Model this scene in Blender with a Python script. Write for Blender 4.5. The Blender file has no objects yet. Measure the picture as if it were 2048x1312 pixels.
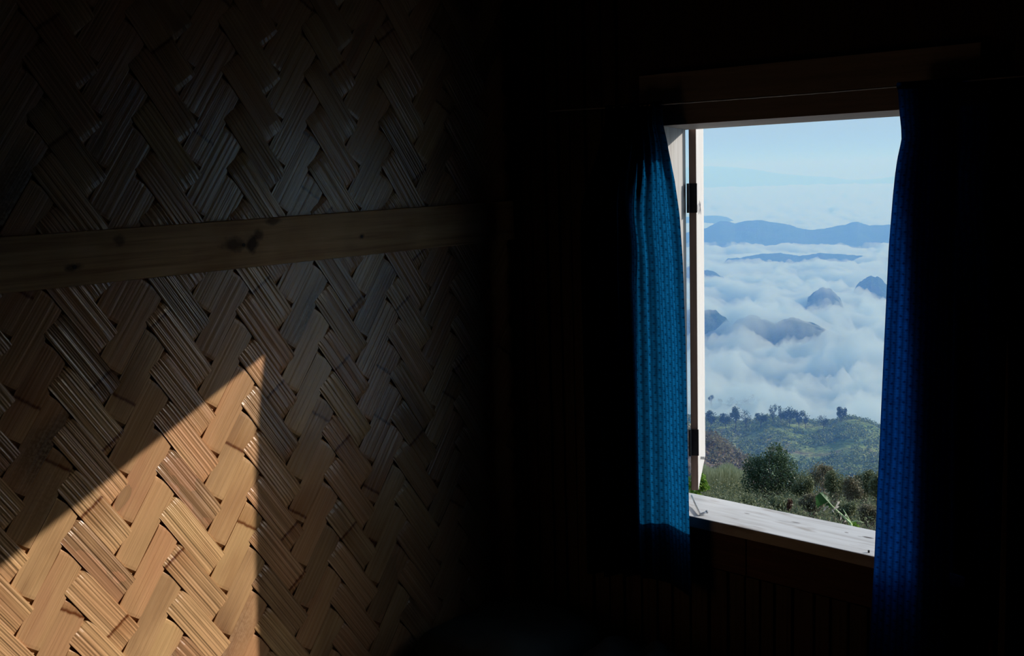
import bpy, bmesh, math, random
import numpy as np
from mathutils import Vector, Matrix

random.seed(7)
RNG = np.random.default_rng(7)
SC = bpy.context.scene
COL = SC.collection

# ------------------------------------------------------------------ camera
FPX, IW, IH = 2313.0, 2048, 1312
EYE = np.array([3.0 * math.sin(math.radians(44)), -3.0 * math.cos(math.radians(44)), 1.5])


def camera_axes(heading=44.0, pitch=math.atan((656 - 350) / FPX), roll=math.radians(1.6)):
    a = math.radians(heading)
    fh = np.array([-math.sin(a), math.cos(a), 0.0])
    rt = np.array([math.cos(a), math.sin(a), 0.0])
    up = np.array([0.0, 0.0, 1.0])
    f = fh * math.cos(pitch) - up * math.sin(pitch)
    u = up * math.cos(pitch) + fh * math.sin(pitch)
    return rt * math.cos(roll) - u * math.sin(roll), u * math.cos(roll) + rt * math.sin(roll), f


CR, CU, CF = camera_axes()


def ray(px, py):
    return CF + (px - 1024) / FPX * CR + (656 - py) / FPX * CU


def at(px, py, d):
    """world point seen at photo pixel (px, py) at horizontal distance d from the viewpoint"""
    r = ray(px, py)
    return EYE + r * (d / math.hypot(r[0], r[1]))


def az_of(px, py=600):
    r = ray(px, py)
    return math.atan2(-r[0], r[1])          # angle from +Y towards -X


def on_x(px, py, x=0.0):
    r = ray(px, py)
    return EYE + r * ((x - EYE[0]) / r[0])


def on_y(px, py, y=0.0):
    r = ray(px, py)
    return EYE + r * ((y - EYE[1]) / r[1])


cam_data = bpy.data.cameras.new('camera')
cam = bpy.data.objects.new('camera', cam_data)
COL.objects.link(cam)
m = Matrix(((CR[0], CU[0], -CF[0], EYE[0]), (CR[1], CU[1], -CF[1], EYE[1]), (CR[2], CU[2], -CF[2], EYE[2]), (0, 0, 0, 1)))
cam.matrix_world = m
cam_data.sensor_width = 36.0
cam_data.lens = FPX * 36.0 / IW
cam_data.clip_start = 0.05
cam_data.clip_end = 80000
SC.camera = cam

# ------------------------------------------------------------------ materials


def mat(name):
    mt = bpy.data.materials.new(name)
    mt.use_nodes = True
    nt = mt.node_tree
    nt.nodes.clear()
    return mt, nt, nt.nodes.new('ShaderNodeOutputMaterial')


def N(nt, kind, **kw):
    n = nt.nodes.new('ShaderNode' + kind)
    for k, v in kw.items():
        if k in n.inputs:
            n.inputs[k].default_value = v
        else:
            setattr(n, k, v)
    return n


def L(nt, a, b):
    nt.links.new(a, b)


def ramp(nt, stops, interp='LINEAR'):
    r = nt.nodes.new('ShaderNodeValToRGB')
    cr = r.color_ramp
    cr.interpolation = interp
    while len(cr.elements) < len(stops):
        cr.elements.new(0.5)
    for e, (p, c) in zip(cr.elements, stops):
        e.position = p
        e.color = (c[0], c[1], c[2], 1.0)
    return r


def math_node(nt, op, a, b=None, clamp=False):
    n = nt.nodes.new('ShaderNodeMath')
    n.operation = op
    n.use_clamp = clamp
    for i, v in enumerate((a, b)):
        if v is None:
            continue
        if isinstance(v, (int, float)):
            n.inputs[i].default_value = v
        else:
            L(nt, v, n.inputs[i])
    return n.outputs[0]


def mixc(nt, fac, a, b, blend='MIX'):
    n = nt.nodes.new('ShaderNodeMix')
    n.data_type = 'RGBA'
    n.blend_type = blend
    for i, v in ((0, fac), (6, a), (7, b)):
        if isinstance(v, (int, float)):
            n.inputs[i].default_value = v
        elif isinstance(v, tuple):
            n.inputs[i].default_value = (v[0], v[1], v[2], 1.0)
        else:
            L(nt, v, n.inputs[i])
    return n.outputs[2]


def simple(name, col, rough=0.6, var=0.25, scale=12.0, metallic=0.0, bump=0.0, stretch=(1, 1, 1), spec=0.5):
    mt, nt, out = mat(name)
    tc = N(nt, 'TexCoord')
    mp = N(nt, 'Mapping')
    mp.inputs['Scale'].default_value = stretch
    L(nt, tc.outputs['Object'], mp.inputs['Vector'])
    nz = N(nt, 'TexNoise', Scale=scale, Detail=5.0)
    L(nt, mp.outputs[0], nz.inputs['Vector'])
    lo = tuple(c * (1 - var) for c in col)
    hi = tuple(min(1, c * (1 + var)) for c in col)
    r = ramp(nt, [(0.3, lo), (0.7, hi)])
    L(nt, nz.outputs['Fac'], r.inputs[0])
    p = N(nt, 'BsdfPrincipled', Roughness=rough, Metallic=metallic)
    p.inputs['Specular IOR Level'].default_value = spec
    L(nt, r.outputs[0], p.inputs['Base Color'])
    if bump:
        b = N(nt, 'Bump', Strength=1.0, Distance=bump)
        L(nt, nz.outputs['Fac'], b.inputs['Height'])
        L(nt, b.outputs[0], p.inputs['Normal'])
    L(nt, p.outputs[0], out.inputs['Surface'])
    return mt


def bamboo_material():
    mt, nt, out = mat('split_bamboo')
    uv = N(nt, 'UVMap', uv_map='UVMap')
    st = N(nt, 'UVMap', uv_map='strip')
    sep = N(nt, 'SeparateXYZ')
    L(nt, uv.outputs[0], sep.inputs[0])
    s2 = N(nt, 'SeparateXYZ')
    L(nt, st.outputs[0], s2.inputs[0])
    u, v = sep.outputs[0], sep.outputs[1]
    rnd, isb = s2.outputs[0], s2.outputs[1]

    def noise(su, sv, detail=4.0, rough=0.5):
        c = N(nt, 'CombineXYZ')
        L(nt, math_node(nt, 'MULTIPLY', u, su), c.inputs[0])
        L(nt, math_node(nt, 'MULTIPLY', v, sv), c.inputs[1])
        L(nt, math_node(nt, 'MULTIPLY', rnd, 57.0), c.inputs[2])
        n = N(nt, 'TexNoise', Scale=1.0, Detail=detail, Roughness=rough)
        L(nt, c.outputs[0], n.inputs['Vector'])
        return n.outputs['Fac']
    fibre = noise(7.0, 900.0, 3.0)
    ridge = noise(1.2, 150.0, 1.0)
    tone = noise(4.0, 12.0, 4.0)
    blot = noise(2.2, 3.0, 2.0)
    speck = noise(160.0, 160.0, 2.0)
    base = ramp(nt, [(0.0, (0.42, 0.23, 0.115)), (0.25, (0.70, 0.415, 0.20)), (0.5, (0.66, 0.335, 0.165)),
                     (0.75, (0.72, 0.44, 0.205)), (1.0, (0.56, 0.28, 0.145))])
    L(nt, math_node(nt, 'FRACT', math_node(nt, 'ADD', math_node(nt, 'MULTIPLY', rnd, 5.3), math_node(nt, 'MULTIPLY', tone, 0.55))), base.inputs[0])
    tn = ramp(nt, [(0.30, (0.55, 0.50, 0.48)), (0.55, (1, 1, 1))])
    L(nt, tone, tn.inputs[0])
    c = mixc(nt, 0.55, base.outputs[0], tn.outputs[0], 'MULTIPLY')
    fr = ramp(nt, [(0.25, (0.62, 0.52, 0.45)), (0.48, (1, 1, 1))])
    L(nt, fibre, fr.inputs[0])
    c = mixc(nt, 0.75, c, fr.outputs[0], 'MULTIPLY')
    # grey mouldy stretches
    mo = ramp(nt, [(0.66, (0, 0, 0)), (0.75, (1, 1, 1))])
    L(nt, blot, mo.inputs[0])
    sp = ramp(nt, [(0.42, (0.10, 0.065, 0.045)), (0.62, (0.34, 0.24, 0.16))])
    L(nt, speck, sp.inputs[0])
    c = mixc(nt, math_node(nt, 'MULTIPLY', mo.outputs[0], 0.85), c, sp.outputs[0])
    # joints of the cane: thin dark lines across the strip, darker on one side
    ph = math_node(nt, 'FRACT', math_node(nt, 'ADD', math_node(nt, 'MULTIPLY', u, 1.85), math_node(nt, 'MULTIPLY', rnd, 13.7)))
    wob = math_node(nt, 'MULTIPLY', math_node(nt, 'SUBTRACT', noise(0.0, 90.0), 0.5), 0.012)
    ph = math_node(nt, 'ADD', ph, wob)
    jn = ramp(nt, [(0.0, (0.55, 0.45, 0.4)), (0.49, (1, 1, 1)), (0.496, (0.30, 0.17, 0.11)), (0.502, (0.30, 0.17, 0.11)), (0.506, (0.80, 0.72, 0.66)), (0.62, (1, 1, 1))])
    jn.color_ramp.elements[0].color = (1, 1, 1, 1)
    L(nt, ph, jn.inputs[0])
    c = mixc(nt, 1.0, c, jn.outputs[0], 'MULTIPLY')
    p = N(nt, 'BsdfPrincipled')
    p.inputs['Specular IOR Level'].default_value = 0.7
    L(nt, c, p.inputs['Base Color'])
    rr = ramp(nt, [(0.3, (0.19,) * 3), (0.7, (0.36,) * 3)])
    L(nt, ridge, rr.inputs[0])
    L(nt, rr.outputs[0], p.inputs['Roughness'])
    # ridges run along every strip, deeper on the inner-side strips
    amp = math_node(nt, 'ADD', 0.40, math_node(nt, 'MULTIPLY', isb, 0.75))
    h = math_node(nt, 'ADD', math_node(nt, 'MULTIPLY', math_node(nt, 'MULTIPLY', ridge, amp), 1.6), math_node(nt, 'MULTIPLY', fibre, 0.14))
    b = N(nt, 'Bump', Strength=0.9, Distance=0.0022)
    L(nt, h, b.inputs['Height'])
    L(nt, b.outputs[0], p.inputs['Normal'])
    p.inputs['Coat Weight'].default_value = 0.3
    p.inputs['Coat Roughness'].default_value = 0.24
    L(nt, b.outputs[0], p.inputs['Coat Normal'])
    L(nt, p.outputs[0], out.inputs['Surface'])
    return mt


def plank_material(name, cols, scale=5.0, stretch=(1, 25, 25), rough=0.6, knots=False, bump=0.0008, dirt=None, spec=0.35, spots=()):
    mt, nt, out = mat(name)
    tc = N(nt, 'TexCoord')
    mp = N(nt, 'Mapping')
    mp.inputs['Scale'].default_value = stretch
    L(nt, tc.outputs['Object'], mp.inputs['Vector'])
    nz = N(nt, 'TexNoise', Scale=scale, Detail=6.0, Distortion=0.6)
    L(nt, mp.outputs[0], nz.inputs['Vector'])
    k = len(cols) - 1
    r = ramp(nt, [(0.28 + 0.44 * i / k, c) for i, c in enumerate(cols)])
    L(nt, nz.outputs['Fac'], r.inputs[0])
    c = r.outputs[0]
    if dirt:
        mp2 = N(nt, 'Mapping')
        mp2.inputs['Scale'].default_value = tuple(1 + (s - 1) * 0.25 for s in stretch)
        L(nt, tc.outputs['Object'], mp2.inputs['Vector'])
        n2 = N(nt, 'TexNoise', Scale=dirt[1], Detail=5.0)
        L(nt, mp2.outputs[0], n2.inputs['Vector'])
        d = ramp(nt, [(dirt[2], (0, 0, 0)), (dirt[2] + 0.14, (1, 1, 1))])
        L(nt, n2.outputs['Fac'], d.inputs[0])
        c = mixc(nt, math_node(nt, 'MULTIPLY', d.outputs[0], dirt[3]), c, dirt[0])
    if spots:                                        # knots: (x, y, half length, half width)
        sp_ = N(nt, 'SeparateXYZ')
        L(nt, tc.outputs['Object'], sp_.inputs[0])
        for (x, y, sx, sy, k) in spots:
            dx = math_node(nt, 'DIVIDE', math_node(nt, 'SUBTRACT', sp_.outputs[0], x), sx)
            dy = math_node(nt, 'DIVIDE', math_node(nt, 'SUBTRACT', sp_.outputs[1], y), sy)
            dd = math_node(nt, 'ADD', math_node(nt, 'MULTIPLY', dx, dx), math_node(nt, 'MULTIPLY', dy, dy))
            c = mixc(nt, math_node(nt, 'MULTIPLY', math_node(nt, 'SUBTRACT', 1.3, dd, True), k), c, (0.07, 0.05, 0.045))
    p = N(nt, 'BsdfPrincipled', Roughness=rough)
    p.inputs['Specular IOR Level'].default_value = spec
    L(nt, c, p.inputs['Base Color'])
    b = N(nt, 'Bump', Strength=0.6, Distance=bump)
    L(nt, nz.outputs['Fac'], b.inputs['Height'])
    L(nt, b.outputs[0], p.inputs['Normal'])
    L(nt, p.outputs[0], out.inputs['Surface'])
    return mt


def batten_material(spots):
    """pale softwood; spots = [(x, z, sx, sz, strength)] brown stains in the board's own coordinates"""
    mt, nt, out = mat('pale_softwood')
    tc = N(nt, 'TexCoord')
    mp = N(nt, 'Mapping')
    mp.inputs['Scale'].default_value = (1.2, 30, 30)
    L(nt, tc.outputs['Object'], mp.inputs['Vector'])
    nz = N(nt, 'TexNoise', Scale=3.0, Detail=6.0, Distortion=0.5)
    L(nt, mp.outputs[0], nz.inputs['Vector'])
    r = ramp(nt, [(0.3, (0.52, 0.27, 0.12)), (0.5, (0.74, 0.43, 0.20)), (0.7, (0.84, 0.52, 0.26))])
    L(nt, nz.outputs['Fac'], r.inputs[0])
    n2 = N(nt, 'TexNoise', Scale=5.0, Detail=3.0)
    L(nt, tc.outputs['Object'], n2.inputs['Vector'])
    r2 = ramp(nt, [(0.35, (0.62, 0.55, 0.5)), (0.6, (1, 1, 1))])
    L(nt, n2.outputs['Fac'], r2.inputs[0])
    c = mixc(nt, 0.8, r.outputs[0], r2.outputs[0], 'MULTIPLY')
    n3 = N(nt, 'TexNoise', Scale=45.0, Detail=3.0)
    L(nt, tc.outputs['Object'], n3.inputs['Vector'])
    sep = N(nt, 'SeparateXYZ')
    L(nt, tc.outputs['Object'], sep.inputs[0])
    for (x, z, sx, sz, k) in spots:
        dx = math_node(nt, 'DIVIDE', math_node(nt, 'SUBTRACT', sep.outputs[0], x), sx)
        dz = math_node(nt, 'DIVIDE', math_node(nt, 'SUBTRACT', sep.outputs[2], z), sz)
        d = math_node(nt, 'SQRT', math_node(nt, 'ADD', math_node(nt, 'MULTIPLY', dx, dx), math_node(nt, 'MULTIPLY', dz, dz)))
        d = math_node(nt, 'ADD', d, math_node(nt, 'MULTIPLY', math_node(nt, 'SUBTRACT', n3.outputs['Fac'], 0.5), 1.6))
        f = math_node(nt, 'MULTIPLY', math_node(nt, 'SUBTRACT', 1.25, d), 1.6, True)
        c = mixc(nt, math_node(nt, 'MULTIPLY', f, k), c, (0.045, 0.018, 0.008))
    p = N(nt, 'BsdfPrincipled', Roughness=0.65)
    p.inputs['Specular IOR Level'].default_value = 0.3
    L(nt, c, p.inputs['Base Color'])
    b = N(nt, 'Bump', Strength=0.5, Distance=0.0008)
    L(nt, nz.outputs['Fac'], b.inputs['Height'])
    L(nt, b.outputs[0], p.inputs['Normal'])
    L(nt, p.outputs[0], out.inputs['Surface'])
    return mt


def curtain_material(name, front, through):
    """woven cloth: upright columns of dashes with small dark dots between them"""
    mt, nt, out = mat(name)
    uv = N(nt, 'UVMap', uv_map='UVMap')
    sep = N(nt, 'SeparateXYZ')
    L(nt, uv.outputs[0], sep.inputs[0])
    n = N(nt, 'TexNoise', Scale=55.0, Detail=3.0)
    L(nt, uv.outputs[0], n.inputs['Vector'])
    nb = N(nt, 'TexNoise', Scale=9.0, Detail=2.0)
    L(nt, uv.outputs[0], nb.inputs['Vector'])
    col = math_node(nt, 'DIVIDE', sep.outputs[0], 0.0118)
    col = math_node(nt, 'ADD', col, math_node(nt, 'MULTIPLY', math_node(nt, 'SUBTRACT', nb.outputs['Fac'], 0.5), 0.5))
    ci = math_node(nt, 'FLOOR', col)
    cu = math_node(nt, 'FRACT', col)
    stripe = ramp(nt, [(0.0, (0.35, 0.42, 0.42)), (0.22, (0.62, 0.7, 0.7)), (0.5, (1, 1, 1)), (0.78, (0.62, 0.7, 0.7)), (1.0, (0.35, 0.42, 0.42))])
    L(nt, cu, stripe.inputs[0])
    wn = N(nt, 'TexWhiteNoise')
    wn.noise_dimensions = '1D'
    L(nt, ci, wn.inputs['W'])
    tone = ramp(nt, [(0.0, (0.55, 0.62, 0.62)), (1.0, (1, 1, 1))])
    L(nt, wn.outputs['Value'], tone.inputs[0])
    vv = math_node(nt, 'ADD', math_node(nt, 'DIVIDE', sep.outputs[1], 0.0200), math_node(nt, 'MULTIPLY', ci, 0.37))
    vv = math_node(nt, 'ADD', vv, math_node(nt, 'MULTIPLY', n.outputs['Fac'], 0.35))
    dv = math_node(nt, 'DIVIDE', math_node(nt, 'ABSOLUTE', math_node(nt, 'SUBTRACT', math_node(nt, 'FRACT', vv), 0.5)), 0.15)
    du = math_node(nt, 'DIVIDE', math_node(nt, 'ABSOLUTE', math_node(nt, 'SUBTRACT', cu, 0.62)), 0.30)
    dd = math_node(nt, 'ADD', math_node(nt, 'MULTIPLY', dv, dv), math_node(nt, 'MULTIPLY', du, du))
    dots = ramp(nt, [(0.2, (0.38, 0.42, 0.45)), (1.1, (1, 1, 1))])
    L(nt, dd, dots.inputs[0])
    wv = N(nt, 'TexWave', Scale=62.0, Distortion=1.2)
    wv.bands_direction = 'Y'
    L(nt, uv.outputs[0], wv.inputs['Vector'])
    wr = ramp(nt, [(0.0, (0.80, 0.82, 0.84)), (1.0, (1, 1, 1))])
    L(nt, wv.outputs['Fac'], wr.inputs[0])
    nr = ramp(nt, [(0.3, (0.55, 0.62, 0.66)), (0.62, (1.0, 1.0, 1.0))])
    L(nt, n.outputs['Fac'], nr.inputs[0])
    t = mixc(nt, 1.0, stripe.outputs[0], tone.outputs[0], 'MULTIPLY')
    t = mixc(nt, 1.0, t, dots.outputs[0], 'MULTIPLY')
    t = mixc(nt, 1.0, t, wr.outputs[0], 'MULTIPLY')
    t = mixc(nt, 0.9, t, nr.outputs[0], 'MULTIPLY')
    ct = mixc(nt, 1.0, t, through, 'MULTIPLY')
    cd = mixc(nt, 1.0, t, front, 'MULTIPLY')
    df = N(nt, 'BsdfDiffuse')
    L(nt, cd, df.inputs['Color'])
    tr = N(nt, 'BsdfTranslucent')
    L(nt, ct, tr.inputs['Color'])
    ad = N(nt, 'AddShader')
    L(nt, df.outputs[0], ad.inputs[0])
    L(nt, tr.outputs[0], ad.inputs[1])
    L(nt, ad.outputs[0], out.inputs['Surface'])
    return mt


def leaf_material(name, a, b, trans=0.35, rough=0.5, gloss=0.25):
    mt, nt, out = mat(name)
    g = N(nt, 'NewGeometry')
    r = ramp(nt, [(0.0, a), (1.0, b)])
    L(nt, g.outputs['Random Per Island'], r.inputs[0])
    p = N(nt, 'BsdfPrincipled', Roughness=rough)
    p.inputs['Specular IOR Level'].default_value = gloss
    L(nt, r.outputs[0], p.inputs['Base Color'])
    tr = N(nt, 'BsdfTranslucent')
    L(nt, r.outputs[0], tr.inputs['Color'])
    mx = N(nt, 'MixShader')
    mx.inputs[0].default_value = trans
    L(nt, p.outputs[0], mx.inputs[1])
    L(nt, tr.outputs[0], mx.inputs[2])
    L(nt, mx.outputs[0], out.inputs['Surface'])
    return mt


def volume_material(name, scatter, density, absorb=(0, 0, 0), aniso=0.0):
    """scatter: colour of the scattering at that density; absorb: absorption per metre"""
    mt, nt, out = mat(name)
    v = N(nt, 'VolumeScatter')
    v.inputs['Color'].default_value = (*scatter, 1)
    v.inputs['Density'].default_value = density
    v.inputs['Anisotropy'].default_value = aniso
    top = max(absorb)
    if top > 0:
        a = N(nt, 'VolumeAbsorption')
        a.inputs['Density'].default_value = top
        a.inputs['Color'].default_value = (*[1 - q / top for q in absorb], 1)
        ad = N(nt, 'AddShader')
        L(nt, v.outputs[0], ad.inputs[0])
        L(nt, a.outputs[0], ad.inputs[1])
        L(nt, ad.outputs[0], out.inputs['Volume'])
    else:
        L(nt, v.outputs[0], out.inputs['Volume'])
    return mt


def terrain_material(name='hill_vegetation', k=1.0):
    mt, nt, out = mat(name)
    tc = N(nt, 'TexCoord')
    n1 = N(nt, 'TexNoise', Scale=0.022, Detail=6.0, Roughness=0.62)
    n2 = N(nt, 'TexNoise', Scale=0.28, Detail=4.0, Roughness=0.7)
    L(nt, tc.outputs['Object'], n1.inputs['Vector'])
    L(nt, tc.outputs['Object'], n2.inputs['Vector'])
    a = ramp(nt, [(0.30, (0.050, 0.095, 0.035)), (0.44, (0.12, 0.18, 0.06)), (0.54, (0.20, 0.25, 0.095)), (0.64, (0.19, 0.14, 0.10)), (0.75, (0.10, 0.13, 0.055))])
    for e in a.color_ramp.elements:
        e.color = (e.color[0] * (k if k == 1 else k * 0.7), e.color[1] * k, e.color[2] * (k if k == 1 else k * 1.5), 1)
    L(nt, n1.outputs['Fac'], a.inputs[0])
    b = ramp(nt, [(0.32, (0.25, 0.25, 0.25)), (0.62, (1.25, 1.25, 1.25))])
    L(nt, n2.outputs['Fac'], b.inputs[0])
    c = mixc(nt, 0.9, a.outputs[0], b.outputs[0], 'MULTIPLY')
    p = N(nt, 'BsdfDiffuse')
    L(nt, c, p.inputs['Color'])
    bm = N(nt, 'Bump', Strength=1.0, Distance=2.5)
    L(nt, n2.outputs['Fac'], bm.inputs['Height'])
    L(nt, bm.outputs[0], p.inputs['Normal'])
    L(nt, p.outputs[0], out.inputs['Surface'])
    return mt


def sill_xy(px, py):
    r_ = ray(px, py)
    q_ = EYE + r_ * ((0.706 - EYE[2]) / r_[2])
    return q_[0] - 0.498, q_[1]


SILL_SPOTS = [(*sill_xy(1736, 1075), 0.014, 0.005, 0.9), (*sill_xy(1693, 1065), 0.005, 0.003, 0.7), (*sill_xy(1720, 1073), 0.006, 0.003, 0.3),
              (*sill_xy(1592, 1045), 0.012, 0.004, 0.6), (*sill_xy(1494, 1027), 0.008, 0.004, 0.5), (*sill_xy(1575, 1044), 0.03, 0.006, 0.25)]
M = {
    'bamboo': bamboo_material(),
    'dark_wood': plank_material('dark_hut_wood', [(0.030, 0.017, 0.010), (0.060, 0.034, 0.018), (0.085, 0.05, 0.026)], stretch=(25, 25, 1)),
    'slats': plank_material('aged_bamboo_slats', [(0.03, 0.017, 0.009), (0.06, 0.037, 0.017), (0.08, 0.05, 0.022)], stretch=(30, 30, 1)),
    'apron': plank_material('reddish_board', [(0.06, 0.022, 0.012), (0.11, 0.045, 0.024)], stretch=(1, 25, 25)),
    'white_wood': plank_material('weathered_white_wood', [(0.46, 0.43, 0.41), (0.57, 0.545, 0.53), (0.62, 0.60, 0.59)], stretch=(22, 22, 1), rough=0.7,
                                 dirt=((0.36, 0.31, 0.28), 6.0, 0.62, 0.5)),
    'sill_wood': plank_material('weathered_sill_wood', [(0.52, 0.51, 0.52), (0.66, 0.665, 0.69), (0.71, 0.72, 0.75)], stretch=(1, 10, 10), rough=0.62,
                                dirt=((0.30, 0.25, 0.22), 7.0, 0.56, 0.7), bump=0.001, spots=SILL_SPOTS),
    'header_wood': plank_material('grey_header_wood', [(0.36, 0.34, 0.33), (0.50, 0.47, 0.46)], stretch=(1, 22, 22)),
    'shutter_edge': plank_material('raw_brown_edge', [(0.20, 0.13, 0.10), (0.30, 0.19, 0.15)], stretch=(22, 22, 1)),
    'iron': simple('dark_iron', (0.045, 0.042, 0.045), rough=0.45, metallic=0.7, scale=60),
    'steel': simple('dull_steel', (0.45, 0.46, 0.48), rough=0.35, metallic=0.9, scale=60),
    'rust': simple('rusty_nail', (0.05, 0.03, 0.025), rough=0.6, metallic=0.4, scale=80),
    'wire': simple('plastic_coated_wire', (0.32, 0.33, 0.34), rough=0.4, scale=40),
    'pencil': simple('pencil_mark', (0.12, 0.12, 0.15), rough=0.8),
    'curtain_l': curtain_material('blue_woven_cloth_teal', (0.004, 0.018, 0.045), (0.003, 0.080, 0.21)),
    'curtain_r': curtain_material('blue_woven_cloth_deep', (0.004, 0.014, 0.045), (0.003, 0.066, 0.30)),
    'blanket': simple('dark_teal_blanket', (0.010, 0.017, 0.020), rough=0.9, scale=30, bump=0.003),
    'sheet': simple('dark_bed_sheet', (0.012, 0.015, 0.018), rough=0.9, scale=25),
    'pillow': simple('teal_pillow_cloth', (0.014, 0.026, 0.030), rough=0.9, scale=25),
    'terrain': terrain_material(),
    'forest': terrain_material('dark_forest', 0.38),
    'dry_slope': simple('dry_brown_slope', (0.115, 0.090, 0.070), rough=1.0, var=0.6, scale=0.35, bump=1.5, spec=0.05),
    'bark_grey': simple('grey_bark', (0.26, 0.23, 0.21), rough=0.9, scale=8),
    'bark_dark': simple('dark_bark', (0.06, 0.05, 0.045), rough=0.9, scale=8),
    'leaf_dark': leaf_material('dark_glossy_leaves', (0.034, 0.068, 0.034), (0.095, 0.150, 0.075), gloss=0.5, rough=0.38),
    'leaf_scrub': leaf_material('scrub_leaves', (0.080, 0.105, 0.052), (0.22, 0.24, 0.13), gloss=0.35),
    'leaf_brown': leaf_material('brownish_scrub_leaves', (0.13, 0.105, 0.08), (0.23, 0.22, 0.13), gloss=0.3),
    'leaf_bright': leaf_material('bright_green_leaves', (0.10, 0.22, 0.03), (0.28, 0.42, 0.06), trans=0.45),
    'grass': leaf_material('pale_tall_grass', (0.26, 0.29, 0.16), (0.56, 0.56, 0.36), trans=0.4),
    'ridge_leaf': leaf_material('far_tree_leaves', (0.022, 0.050, 0.030), (0.050, 0.085, 0.042), gloss=0.2),
    'ridge_scrub': leaf_material('far_scrub', (0.07, 0.125, 0.045), (0.26, 0.29, 0.11), trans=0.1, gloss=0.1, rough=0.9),
    'dead_leaf': leaf_material('dead_brown_leaves', (0.055, 0.018, 0.012), (0.11, 0.045, 0.03), trans=0.2),
    'dry_leaf': leaf_material('dry_pale_leaves', (0.50, 0.40, 0.32), (0.70, 0.62, 0.55), trans=0.3),
    'banana': leaf_material('banana_leaf_green', (0.03, 0.085, 0.025), (0.04, 0.11, 0.03), trans=0.4, gloss=0.4),
    'banana_rib': simple('banana_midrib', (0.42, 0.55, 0.26), rough=0.5, scale=14),
    'haze': volume_material('valley_haze_air', (0.18, 0.40, 1.0), 6.0e-4, (3.0e-5, 1.6e-5, 0.0)),
    'fog': volume_material('fog_droplets', (1, 1, 1), 0.034, (0.0145, 0.0078, 0.0030), 0.25),
}

# ------------------------------------------------------------------ mesh helpers


def tag(o, label=None, category=None, group=None, kind=None):
    if label:
        o['label'] = label
    if category:
        o['category'] = category
    if group:
        o['group'] = group
    if kind:
        o['kind'] = kind
    return o


def empty(name, loc=(0, 0, 0), rot=(0, 0, 0)):
    o = bpy.data.objects.new(name, None)
    o.location = loc
    o.rotation_euler = rot
    o.empty_display_size = 0.1
    COL.objects.link(o)
    return o


class MB:
    """collects vertices and faces of one part"""

    def __init__(self):
        self.v, self.f, self.n = [], [], 0

    def add(self, verts, faces):
        verts = np.asarray(verts, dtype=float).reshape(-1, 3)
        self.v.append(verts)
        b = self.n
        self.f.extend([tuple(i + b for i in f) for f in faces])
        self.n += len(verts)

    def box(self, lo, hi, bevel=0.0):
        lo, hi = np.array(lo, float), np.array(hi, float)
        bm = bmesh.new()
        bmesh.ops.create_cube(bm, size=1.0)
        for v in bm.verts:
            v.co = Vector((lo + hi) / 2) + Vector([(v.co[i]) * (hi[i] - lo[i]) for i in range(3)])
        if bevel:
            bmesh.ops.bevel(bm, geom=bm.edges[:], offset=bevel, segments=2, affect='EDGES', profile=0.6)
        bm.verts.index_update()
        self.add([tuple(v.co) for v in bm.verts], [tuple(v.index for v in f.verts) for f in bm.faces])
        bm.free()

    def tube(self, pts, rad, sides=6, caps=True):
        pts = [np.array(p, float) for p in pts]
        rad = [rad] * len(pts) if isinstance(rad, (int, float)) else list(rad)
        vs, fs = [], []
        for i, p in enumerate(pts):
            d = pts[min(i + 1, len(pts) - 1)] - pts[max(i - 1, 0)]
            d = d / (np.linalg.norm(d) + 1e-12)
            a = np.cross(d, [0.31, 0.17, 0.93] if abs(d[2]) < 0.9 else [1.0, 0.1, 0.0])
            a /= np.linalg.norm(a) + 1e-12
            b = np.cross(d, a)
            for k in range(sides):
                t = 2 * math.pi * k / sides
                vs.append(p + rad[i] * (math.cos(t) * a + math.sin(t) * b))
        for i in range(len(pts) - 1):
            for k in range(sides):
                k2 = (k + 1) % sides
                fs.append((i * sides + k, i * sides + k2, (i + 1) * sides + k2, (i + 1) * sides + k))
        if caps:
            fs.append(tuple(range(sides - 1, -1, -1)))
            fs.append(tuple((len(pts) - 1) * sides + k for k in range(sides)))
        self.add(vs, fs)

    def quads(self, q):
        """q: array (n, 4, 3)"""
        q = np.asarray(q, float)
        n = len(q)
        self.add(q.reshape(-1, 3), np.arange(n * 4).reshape(n, 4).tolist())

    def build(self, name, material, parent=None, smooth=False, uvs=None):
        me = bpy.data.meshes.new(name)
        v = np.concatenate(self.v) if self.v else np.zeros((0, 3))
        me.from_pydata(v.tolist(), [], self.f)
        me.materials.append(material)
        if smooth:
            me.polygons.foreach_set('use_smooth', [True] * len(me.polygons))
        if uvs:
            li = np.empty(len(me.loops), dtype=np.int32)
            me.loops.foreach_get('vertex_index', li)
            for nm, arr in uvs.items():
                lay = me.uv_layers.new(name=nm)
                lay.data.foreach_set('uv', np.asarray(arr, dtype=np.float32)[li].ravel())
        me.update()
        o = bpy.data.objects.new(name, me)
        COL.objects.link(o)
        if parent is not None:
            o.parent = parent
        return o


def fsmooth(t):
    return t * t * (3 - 2 * t)


def vnoise(x, y, seed=0):
    """2-D value noise in 0..1"""
    xi, yi = np.floor(x).astype(np.int64), np.floor(y).astype(np.int64)
    fx, fy = fsmooth(x - xi), fsmooth(y - yi)

    def h(a, b):
        n = (a * 374761393 + b * 668265263 + seed * 1442695041) & 0xFFFFFFFF
        n = ((n ^ (n >> 13)) * 1274126177) & 0xFFFFFFFF
        return ((n ^ (n >> 16)) & 0xFFFF) / 65535.0
    return (h(xi, yi) * (1 - fx) + h(xi + 1, yi) * fx) * (1 - fy) + (h(xi, yi + 1) * (1 - fx) + h(xi + 1, yi + 1) * fx) * fy


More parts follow.
